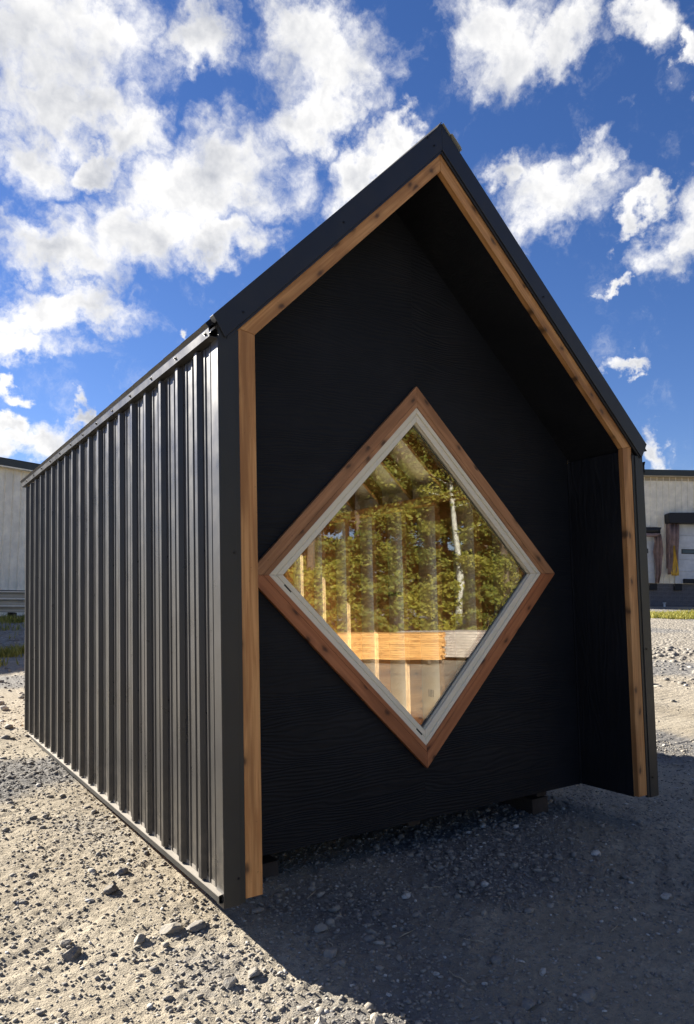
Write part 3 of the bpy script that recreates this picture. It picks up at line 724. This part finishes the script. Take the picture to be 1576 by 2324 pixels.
# ------------------------------------------------------------------ grass
def m_leaf(name, cs, trans=0.35):
    m, t, b = mat(name); nt = m.node_tree
    at = t.n('Attribute', None, attribute_name='tone').outputs['Fac']
    c = t.ramp(at, [(i/(len(cs)-1), q) for i, q in enumerate(cs)])
    setb(t, b, base=c, rough=0.6, spec=0.3)
    tr = t.n('BsdfTranslucent', {'Color': c})
    mx = t.n('MixShader', {0: trans, 1: b.outputs[0], 2: tr.outputs[0]})
    t.link(mx.outputs[0], nt.nodes['Material Output'].inputs[0]); return m
M_GRASS = m_leaf('grass_blades', [(0.15, 0.16, 0.03), (0.28, 0.27, 0.05), (0.44, 0.38, 0.09)])
def grass(name, pts, hmin, hmax, wd, label):
    n = len(pts); pts = np.asarray(pts)
    a = RNG.uniform(0, 2*np.pi, n); h = RNG.uniform(hmin, hmax, n); ln = RNG.normal(0, 0.45, (n, 2))*h[:, None]
    z = ground_h(pts[:, 0], pts[:, 1])-0.01
    dx = np.cos(a)*wd; dy = np.sin(a)*wd
    b0 = np.stack([pts[:, 0]-dx, pts[:, 1]-dy, z], -1); b1 = np.stack([pts[:, 0]+dx, pts[:, 1]+dy, z], -1)
    m0 = np.stack([pts[:, 0]-dx*0.7+ln[:, 0]*0.35, pts[:, 1]-dy*0.7+ln[:, 1]*0.35, z+h*0.6], -1)
    m1 = np.stack([pts[:, 0]+dx*0.7+ln[:, 0]*0.35, pts[:, 1]+dy*0.7+ln[:, 1]*0.35, z+h*0.6], -1)
    tp = np.stack([pts[:, 0]+ln[:, 0], pts[:, 1]+ln[:, 1], z+h], -1)
    V = np.stack([b0, b1, m1, m0, tp], 1).reshape(-1, 3)
    k = np.arange(n)[:, None]*5
    F = np.concatenate([k+np.array([[0, 1, 2]]), k+np.array([[0, 2, 3]]), k+np.array([[3, 2, 4]])])
    me = bpy.data.meshes.new(name); fast_mesh(me, V, F)
    at = me.attributes.new('tone', 'FLOAT', 'POINT'); at.data.foreach_set('value', np.repeat(RNG.random(n), 5).astype(np.float32))
    me.materials.append(M_GRASS); o = bpy.data.objects.new(name, me); link(o); tag(o, label, None, kind='stuff')

# ------------------------------------------------------------------ warehouses
GUP = Vector((0.03525, -0.01805, 0.99922))
def frame_of(xdir):
    z = GUP.normalized(); x = Vector(xdir); x = (x-z*x.dot(z)).normalized(); y = z.cross(x)
    return Matrix((x, y, z)).transposed().to_quaternion()
M_WWALL = m_metal('white_steel_siding', (0.80, 0.735, 0.585), 0.5, dirt=0.0)
M_WTRIM = m_metal('dark_green_fascia', (0.030, 0.036, 0.032), 0.5)
M_WBEIGE = m_metal('beige_trim', (0.40, 0.33, 0.22), 0.5)
def wsheet(name, u0, n, z0, z1, m, parent, pitch=0.305):
    P = []
    for k in range(n):
        a = u0+k*pitch
        P += [(a, 0.0), (a+0.026, 0.06), (a+0.044, 0.06), (a+0.070, 0.0), (a+0.13, 0.0), (a+0.136, 0.006), (a+0.15, 0.006), (a+0.156, 0.0), (a+0.215, 0.0), (a+0.221, 0.006), (a+0.235, 0.006), (a+0.241, 0.0)]
    P.append((u0+n*pitch, 0.0))
    V = [(p[0], -p[1], z) for z in (z0, z1) for p in P]; q = len(P)
    return mk(name, V, [(i, i+1, q+i+1, q+i) for i in range(q-1)], m, parent)
def wthing(name, label, cat, origin, xdir):
    o = bpy.data.objects.new(name, None); COL.objects.link(o); q = frame_of(xdir)
    o.rotation_mode = 'QUATERNION'; o.rotation_quaternion = q; o.location = origin
    return tag(o, label, cat)
wl = wthing('warehouse', 'white ribbed metal warehouse in shade behind the far end of the cabin', 'warehouse', (1.99, 24.4, 0.945), (0.914, 0.407, 0))
for i in range(-9, 12): wsheet('wall_sheet', i*0.915, 3, -0.4, 5.17, M_WWALL, wl)
box('fascia', -8.3, 11.1, -0.30, -0.05, 5.10, 5.36, M_WTRIM, wl, 0.01)
box('soffit', -8.3, 11.1, -0.29, 0.0, 5.06, 5.098, M_WWALL, wl, 0)
mk('roof', [(-8.3, -0.3, 5.362), (11.1, -0.3, 5.362), (11.1, 10, 6.3), (-8.3, 10, 6.3), (-8.3, -0.3, 5.33), (11.1, -0.3, 5.33), (11.1, 10, 6.25), (-8.3, 10, 6.25)], [(0, 1, 2, 3), (4, 7, 6, 5), (0, 4, 5, 1), (1, 5, 6, 2), (2, 6, 7, 3), (3, 7, 4, 0)], M_WTRIM, wl)
box('end_wall', -8.235, -8.215, 0.0, 10, -0.4, 5.2, M_WWALL, wl, 0); box('end_wall', 10.96, 10.98, 0.0, 10, -0.4, 5.2, M_WWALL, wl, 0)

wr = wthing('warehouse', 'white ribbed metal warehouse with loading docks right of the cabin', 'warehouse', (31.138, 18.797, 0.404), (0.846, -0.534, -0.022))
for i in range(-6, 7): wsheet('wall_sheet', i*0.915-0.2, 3, 1.19, 6.42, M_WWALL, wr)
box('fascia', -5.9, 6.4, -0.32, -0.04, 6.41, 6.67, M_WTRIM, wr, 0.01)
box('soffit', -5.9, 6.4, -0.30, 0.0, 6.37, 6.408, M_WBEIGE, wr, 0)
box('head_trim', -5.69, 6.19, -0.05, 0.01, 6.20, 6.368, M_WBEIGE, wr, 0.004)
mk('roof', [(-5.9, -0.3, 6.70), (6.4, -0.3, 6.70), (6.4, 12, 7.9), (-5.9, 12, 7.9), (-5.9, -0.3, 6.672), (6.4, -0.3, 6.672), (6.4, 12, 7.86), (-5.9, 12, 7.86)], [(0, 1, 2, 3), (4, 7, 6, 5), (0, 4, 5, 1), (1, 5, 6, 2), (2, 6, 7, 3), (3, 7, 4, 0)], M_WTRIM, wr)
M_CMU = m_plain('concrete_block', (0.135, 0.128, 0.130), 0.9, 0.22, 12, 0.2, bmp=0.6)
M_MORTAR = m_plain('mortar', (0.21, 0.205, 0.20), 0.95, 0.1, 20)
dw_ = group_part('block_wall', wr)
box('mortar_bed', -5.7, 6.2, 0.004, 0.2, -0.5, 1.19, M_MORTAR, dw_, 0)
CM_ = bpy.data.meshes.new('block')
CM_.from_pydata([(x, y, z) for x in (0, 0.389) for y in (-0.006, 0.1) for z in (0, 0.188)], [], BOXF); CM_.materials.append(M_CMU)
for r_ in range(6):
    for c_ in range(29):
        u = -5.6+c_*0.4+(0.2 if r_ % 2 else 0)
        o = bpy.data.objects.new('block', CM_); o.location = (u+random.uniform(-0.003, 0.003), random.uniform(-0.004, 0.003), r_*0.2-0.01); link(o, dw_)
M_DOOR = m_metal('white_dock_door', (0.55, 0.56, 0.56), 0.45, dirt=0.1)
M_PAD = m_plain('black_vinyl_pad', (0.010, 0.010, 0.012), 0.55, 0.2, 5)
M_RUB = m_plain('rubber', (0.018, 0.018, 0.020), 0.8)
M_CURT = m_plain('faded_brown_vinyl', (0.24, 0.16, 0.135), 0.65, 0.2, 5)
M_YEL = m_plain('yellow_vinyl', (0.62, 0.36, 0.04), 0.6, 0.2, 5)
M_WGL = m_plain('door_window', (0.10, 0.14, 0.16), 0.1, 0.1, 3, 0.6)
def dock_door(u0, u1, z1, wu):
    d = group_part('dock_door', wr)
    n = 5; h = (z1-1.19)/n
    for i in range(n): box('door_panel', u0, u1, -0.075, -0.036, 1.19+i*h+0.004, 1.19+(i+1)*h-0.004, M_DOOR, d, 0.006)
    box('window_frame', wu, wu+0.95, -0.085, -0.074, 2.63, 2.86, M_RUB, d, 0.004); box('window_pane', wu+0.04, wu+0.91, -0.088, -0.0852, 2.67, 2.82, M_WGL, d, 0)
dock_door(0.05, 2.60, 4.10, 0.36); dock_door(-3.6, -0.95, 3.75, -2.2)
def padhead(u0, u1, z0, z1, dep):
    P = [(u0+0.03, z0), (u1, z0), (u1, z1+0.06), (u0+0.10, z1), (u0, z1-0.06)]
    n = len(P); V = [(u, -dep, z) for u, z in P]+[(u, -0.036, z) for u, z in P]
    mk('shelter_head', V, [tuple(range(n)), tuple(range(2*n-1, n-1, -1))]+[(i, (i+1) % n, n+(i+1) % n, n+i) for i in range(n)], M_PAD, wr, None, 0.03)
padhead(-0.44, 3.1, 4.07, 4.58, 0.55)
def curtain(name, pts, dep, m, wob=0.03, sway=0.0):
    # pleated hanging flap: rows of points across, from the top down
    V, F = [], []; nr = len(pts); nc = 12
    for i, (ua, ub, z) in enumerate(pts):
        for k in range(nc):
            f = k/(nc-1); V.append((ua+(ub-ua)*f, -dep-wob*math.sin(f*15+i*0.7)-0.03*math.sin(i*1.9), z+random.uniform(-0.02, 0.02)))
    for i in range(nr-1):
        for k in range(nc-1): F.append((i*nc+k, i*nc+k+1, (i+1)*nc+k+1, (i+1)*nc+k))
    o = mk(name, V, F, m, wr, None, 0, True); s = o.modifiers.new('thick', 'SOLIDIFY'); s.thickness = 0.02; return o
curtain('curtain', [(-0.34, 0.13, 4.07), (-0.34, 0.13, 3.4), (-0.36, 0.12, 2.7), (-0.38, 0.12, 2.2), (-0.42, 0.10, 1.85), (-0.42, 0.08, 1.62)], 0.36, M_CURT, 0.06)
box('curtain_return', -0.37, -0.33, -0.40, -0.036, 1.9, 4.06, M_CURT, wr, 0.01)
curtain('curtain_guard', [(-0.19, -0.12, 3.0), (-0.20, -0.06, 2.5), (-0.22, 0.06, 2.0), (-0.30, 0.10, 1.70), (-0.28, 0.06, 1.56)], 0.44, M_YEL, 0.03)
curtain('curtain', [(-1.10, -0.72, 3.55), (-1.05, -0.66, 3.2), (-1.12, -0.58, 2.7), (-1.02, -0.64, 2.2), (-0.98, -0.70, 1.7), (-0.99, -0.82, 1.19)], 0.30, M_CURT, 0.08)
curtain('torn_header', [(-3.3, -0.75, 3.88), (-3.3, -0.80, 3.72), (-3.2, -0.78, 3.56)], 0.42, M_PAD, 0.05)
curtain('header_flap', [(-3.2, -0.80, 3.58), (-3.1, -0.95, 3.46), (-2.9, -1.05, 3.40)], 0.46, M_CURT, 0.04)
for u in (-0.02, 1.9, -1.22, -3.1): box('dock_bumper', u, u+0.36, -0.16, -0.008, 0.86, 1.17, M_RUB, wr, 0.015)
box('leveler_lip', 0.42, 1.85, -0.20, -0.09, 1.20, 1.42, M_RUB, wr, 0.01); box('leveler_lip', -2.8, -1.3, -0.20, -0.09, 1.20, 1.30, M_RUB, wr, 0.01)
def on_wr(u, v, z=0.0): return wr_m @ Vector((u, v, z))
wr_m = Matrix.Translation((31.138, 18.797, 0.404)) @ frame_of((0.846, -0.534, -0.022)).to_matrix().to_4x4()
pp = on_wr(-0.60, -0.35)
bm = bmesh.new(); bmesh.ops.create_cone(bm, segments=14, radius1=0.045, radius2=0.045, depth=0.16, cap_ends=True); r_ = bmesh.ops.create_cone(bm, segments=14, radius1=0.07, radius2=0.085, depth=0.05, cap_ends=True)
for v in r_['verts']: v.co.z += 0.10
me = bpy.data.meshes.new('cleanout_pipe'); bm.to_mesh(me); bm.free(); me.materials.append(M_DOOR)
o = bpy.data.objects.new('cleanout_pipe', me); o.location = (pp.x, pp.y, float(ground_h(pp.x, pp.y))+0.09); link(o); tag(o, 'small white capped pipe at the foot of the block wall', 'pipe')
gp = []
while len(gp) < 10000:
    u = random.uniform(-7.5, 3.0); v = -random.uniform(5.6, 8.6)-0.5*math.sin(u*1.3)
    q = on_wr(u, v); gp.append((q.x, q.y))
grass('grass', gp, 0.06, 0.20, 0.016, 'yellow-green grass strip along the block wall of the loading docks')
gp = []
def tuft(x, y, r, n):
    for _ in range(n):
        a = random.uniform(0, 6.28); q = r*abs(random.gauss(0, 0.5)); gp.append((x+q*math.cos(a)*1.8, y+q*math.sin(a)))
for x, y, r, n in ((1.85, 18.0, 0.55, 520), (0.9, 16.4, 0.5, 160), (2.2, 16.6, 0.7, 160), (0.55, 12.2, 0.30, 260), (0.95, 12.6, 0.28, 300), (0.15, 11.0, 0.25, 160), (0.2, 15.0, 0.6, 260), (1.15, 18.6, 0.5, 500)): tuft(x, y, r, n)
grass('grass', gp, 0.06, 0.24, 0.010, 'thin grass tufts on the gravel in front of the stacked panels')

# stack of long ribbed panels in front of the left warehouse
M_SHT = m_metal('ivory_panel', (0.66, 0.63, 0.54), 0.45, dirt=0.1); M_SHTD = m_metal('olive_web', (0.34, 0.32, 0.25), 0.55)
sx = Vector((0.93, -0.10, 0)).normalized()
so_ = Vector((1.50, 19.75, 1.06))
ps = bpy.data.objects.new('panel_stack', None); COL.objects.link(ps); ps.rotation_mode = 'QUATERNION'; ps.rotation_quaternion = frame_of((0.985, 0.02, 0.03)); ps.location = so_
tag(ps, 'stack of long ivory ribbed metal panels lying by the far corner of the cabin', 'panel stack')
for i in range(3):
    z = 0.06+i*0.205
    P = [(0.0, z), (-0.05, z+0.01), (-0.05, z+0.13), (-0.10, z+0.14), (-0.12, z+0.165), (-0.12, z+0.178), (0.0, z+0.19)]
    V = [(u, v, zz) for u in (-4.0, 5.0) for v, zz in P]+[]
    n = len(P); Fq = [(k, (k+1) % n, n+(k+1) % n, n+k) for k in range(n)]+[tuple(range(n)), tuple(range(2*n-1, n-1, -1))]
    mk('panel', [(u, v+(0.9 if v == 0 else 0), zz) for u, v, zz in V], Fq, M_SHTD, ps)
    box('flange', -4.0, 5.0, -0.126, -0.03, z+0.181, z+0.203, M_SHT, ps, 0.002); box('flange', -4.0, 5.0, -0.066, -0.052, z+0.062, z+0.070, M_SHT, ps, 0.001)
box('cover_sheet', -4.1, 5.1, -0.10, 0.95, 0.672, 0.70, M_RUB, ps, 0.005)
for u in (-3.0, 0.3, 3.4): box('runner', u, u+0.1, -0.02, 0.9, -0.30, 0.058, M_BLOCKW, ps, 0.005)

# ------------------------------------------------------------------ behind the camera (mirrored in the window)
def lumber_stack(name, label, p0, d, length, rows, cols, bh, bw, m, stag=0.0):
    d = Vector((*d, 0)).normalized(); nrm = Vector((-d.y, d.x, 0)); z0 = float(base_h(*p0))
    t_ = bpy.data.objects.new(name, None); COL.objects.link(t_); t_.location = (p0[0], p0[1], z0); t_.rotation_euler = (0, 0, math.atan2(d.y, d.x)); tag(t_, label, 'lumber stack')
    me = bpy.data.meshes.new('board'); me.from_pydata(boxv(0, length, 0, bw, 0, bh), [], BOXF); me.materials.append(m)
    for r_ in range(rows):
        for c_ in range(cols):
            o = bpy.data.objects.new('board', me); o.location = (random.uniform(-0.05, 0.05)+stag*r_, c_*(bw+0.006)+random.uniform(-0.01, 0.01)+(0.0), 0.12+r_*(bh+0.006)); link(o, t_)
    for u in (0.4, length/2, length-0.4): box('bearer', u, u+0.09, 0, cols*(bw+0.006), 0.0, 0.118, M_BLOCKW, t_, 0.004)
M_PALE = m_plain('weathered_boards', (0.42, 0.36, 0.32), 0.8, 0.2, 5)
lumber_stack('lumber_stack', 'stack of fresh orange boards reflected low in the diamond window', (8.2, -16.6), (0.70, 0.72), 5.9, 12, 5, 0.055, 0.14, M_LUMBER)
lumber_stack('lumber_stack', 'stack of weathered pale boards reflected right of the orange boards', (12.9, -13.9), (0.70, 0.72), 3.2, 9, 5, 0.075, 0.20, M_PALE, -0.10)

M_BARK = m_plain('bark', (0.11, 0.085, 0.062), 0.9, 0.3, 12, 0.2, bmp=1.0)
M_BARKP = m_plain('pale_bark', (0.42, 0.40, 0.35), 0.85, 0.35, 9, 0.2, bmp=0.8)
M_LEAF = m_leaf('leaves', [(0.09, 0.115, 0.02), (0.18, 0.19, 0.032), (0.30, 0.28, 0.05)], 0.4)
M_LEAF2 = m_leaf('yellow_green_leaves', [(0.15, 0.155, 0.024), (0.27, 0.255, 0.04), (0.40, 0.36, 0.06)], 0.4)
def tube(V, F, pts, rad, n=7):
    k0 = len(V)
    for i, p in enumerate(pts):
        a = pts[min(i+1, len(pts)-1)]-pts[max(i-1, 0)]; q = a.to_track_quat('Z', 'Y')
        for k in range(n):
            th = 2*math.pi*k/n; V.append(tuple(p+q @ Vector((math.cos(th)*rad[i], math.sin(th)*rad[i], 0))))
    for i in range(len(pts)-1):
        for k in range(n): F.append((k0+i*n+k, k0+i*n+(k+1) % n, k0+(i+1)*n+(k+1) % n, k0+(i+1)*n+k))
def make_tree(name, H, spread, nleaf, mb, ml, seed, low=0.12, lsz=0.082):
    rg = random.Random(seed); g = np.random.default_rng(seed)
    V, F = [], []; tips = []
    lean = Vector((rg.uniform(-0.5, 0.5), rg.uniform(-0.5, 0.5), 0))
    tp = [Vector((0, 0, -0.2))+lean*(i/8)**2+Vector((rg.uniform(-.08, .08), rg.uniform(-.08, .08), (H+0.2)*i/8)) for i in range(9)]
    tr = [0.02*H*(1-0.9*i/8) for i in range(9)]; tube(V, F, tp, tr, 9)
    for b in range(26):
        f = rg.uniform(low, 0.97); i = min(int(f*8), 7); p = tp[i].lerp(tp[i+1], f*8-i)
        L = spread*(1.05-0.75*abs(f-0.45))*rg.uniform(0.6, 1.1); a = rg.uniform(0, 6.28); up = rg.uniform(0.1, 0.7)
        d = Vector((math.cos(a), math.sin(a), up)).normalized()
        pts = [p]; 
        for s in range(1, 5): pts.append(p+d*(L*s/4)+Vector((rg.uniform(-.2, .2), rg.uniform(-.2, .2), rg.uniform(-.15, .25)))*L*0.2*s/4)
        tube(V, F, pts, [0.35*tr[i]*(1-0.2*s) for s in range(5)], 5); tips += [(q, 0.22*L+0.25) for q in pts[1:]]
    root = bpy.data.objects.new(name, None); COL.objects.link(root)
    mk('trunk', V, F, mb, root, None, 0, True)
    T = np.array([t_[0][:] for t_ in tips]); Rr = np.array([t_[1] for t_ in tips])
    idx = g.integers(0, len(T), nleaf); off = g.normal(0, 0.55, (nleaf, 3))*0.56*Rr[idx][:, None]*np.array([1, 1, 0.65])
    C = T[idx]+off; C[:, 2] = np.maximum(C[:, 2], 0.15)
    u = g.normal(size=(nleaf, 3)); u /= np.linalg.norm(u, axis=1)[:, None]; w = np.cross(u, g.normal(size=(nleaf, 3))); w /= np.linalg.norm(w, axis=1)[:, None]
    s = g.uniform(0.6, 1.3, nleaf)[:, None]*lsz
    Q = np.stack([C-u*s, C+w*s*0.55, C+u*s, C-w*s*0.55], 1).reshape(-1, 3)
    Fq = np.arange(nleaf*4).reshape(-1, 4)
    me = bpy.data.meshes.new('crown'); fast_mesh(me, Q, Fq)
    clump = g.random(len(T)); tone = np.clip(0.7*clump[idx]+0.3*g.random(nleaf), 0, 1)
    at = me.attributes.new('tone', 'FLOAT', 'POINT'); at.data.foreach_set('value', np.repeat(tone, 4).astype(np.float32))
    me.materials.append(ml); o = bpy.data.objects.new('crown', me); link(o, root); return root
protos = [make_tree('leafy_tree', 10.5, 2.6, 24000, M_BARK, M_LEAF, 1), make_tree('leafy_tree', 12.0, 2.9, 26000, M_BARK, M_LEAF2, 2), make_tree('leafy_tree', 9.0, 2.6, 22000, M_BARK, M_LEAF, 3)]
pale = make_tree('leafy_tree', 10.0, 2.2, 9000, M_BARKP, M_LEAF2, 4, 0.45)
shrubs = [make_tree('shrub', 2.6, 1.3, 6000, M_BARK, M_LEAF2, 5, 0.08, 0.09), make_tree('shrub', 2.0, 1.2, 5000, M_BARK, M_LEAF, 6, 0.05, 0.09)]
used = set()
def place(pr, x, y, s, a, label, cat, group):
    o = pr if pr.name not in used else copy_tree(pr)
    used.add(pr.name); o.location = (x, y, float(base_h(x, y))); o.rotation_euler = (0, 0, a); o.scale = (s, s, s); return tag(o, label, cat, group)
place(pale, 19.2, -19.6, 1.0, 0.4, 'pale-trunked tree mirrored at the right of the diamond window', 'tree', None)
LT = 'leafy green tree in the sunlit wood mirrored in the diamond window'
spots = [(11.0, -24.0), (13.6, -22.2), (15.6, -21.8), (17.4, -21.6), (20.6, -18.8), (22.4, -16.6), (24.6, -14.6), (12.0, -27.5), (15.0, -26.0), (18.4, -25.0), (21.6, -23.0), (24.4, -20.0), (27.0, -17.0), (8.6, -26.5), (17.0, -29.5), (21.5, -28.0), (26.0, -24.0), (30.0, -19.0), (14.0, -30.5), (19.5, -31.5), (24.0, -28.0), (28.5, -24.5), (31.5, -21.0), (19.4, -22.4), (23.0, -19.0), (16.4, -24.4), (20.7, -20.6), (23.6, -23.4), (26.2, -26.6), (22.0, -20.4)]
for i, (x, y) in enumerate(spots):
    place(protos[i % 3], x+random.uniform(-.5, .5), y+random.uniform(-.5, .5), random.uniform(0.9, 1.2), random.uniform(0, 6.28), LT, 'tree', 'trees of the wood behind the lumber stacks')
for i, (x, y) in enumerate([(12.4, -19.6), (14.6, -18.6), (16.4, -18.0), (18.0, -16.8), (20.2, -15.4), (10.4, -21.4), (22.0, -13.4)]):
    place(shrubs[i % 2], x, y, random.uniform(0.8, 1.2), random.uniform(0, 6.28), 'low leafy shrub at the wood edge mirrored in the diamond window', 'shrub', 'shrubs along the edge of the wood')

def wall_mark(y, z, n, w=0.010, h=0.07):
    merge_boxes('print', [(3.0500, 3.0508, y+k*0.022, y+k*0.022+w, z, z+h) for k in range(n)], M_INK, right)
wall_print(1.87, 1.78); wall_print(2.93, 1.42)
wall_mark(2.36, 0.42, 4); wall_mark(1.83, 0.30, 4)

# ------------------------------------------------------------------ twigs on the shaded gravel
M_TWIG = m_plain('dry_twig', (0.34, 0.29, 0.21), 0.8, 0.2, 20)
for i, (x, y, a, L) in enumerate([(0.52, 0.30, 0.6, 0.05), (0.34, -0.20, 1.4, 0.045), (0.72, -0.30, 0.2, 0.06), (0.92, -0.55, 2.2, 0.05), (1.35, -0.35, 0.9, 0.055), (0.66, -0.74, 1.6, 0.06), (1.62, -0.80, 0.3, 0.05), (1.15, 0.05, 2.7, 0.06), (2.2, -0.9, 1.1, 0.05)]):
    V, F = [], []; z = float(ground_h(x, y))+0.010
    pts = [Vector((x+math.cos(a)*L*(k-1.5)/1.5+math.sin(a)*0.006*(k % 2), y+math.sin(a)*L*(k-1.5)/1.5, z+0.003*(k % 2))) for k in range(4)]
    tube(V, F, pts, [0.0022, 0.0028, 0.0024, 0.0014], 6)
    tag(mk('twig', V, F, M_TWIG, None, None, 0, True), 'thin pale dry twig lying on the shaded gravel before the cabin', 'twig', 'dry twigs on the shaded gravel')
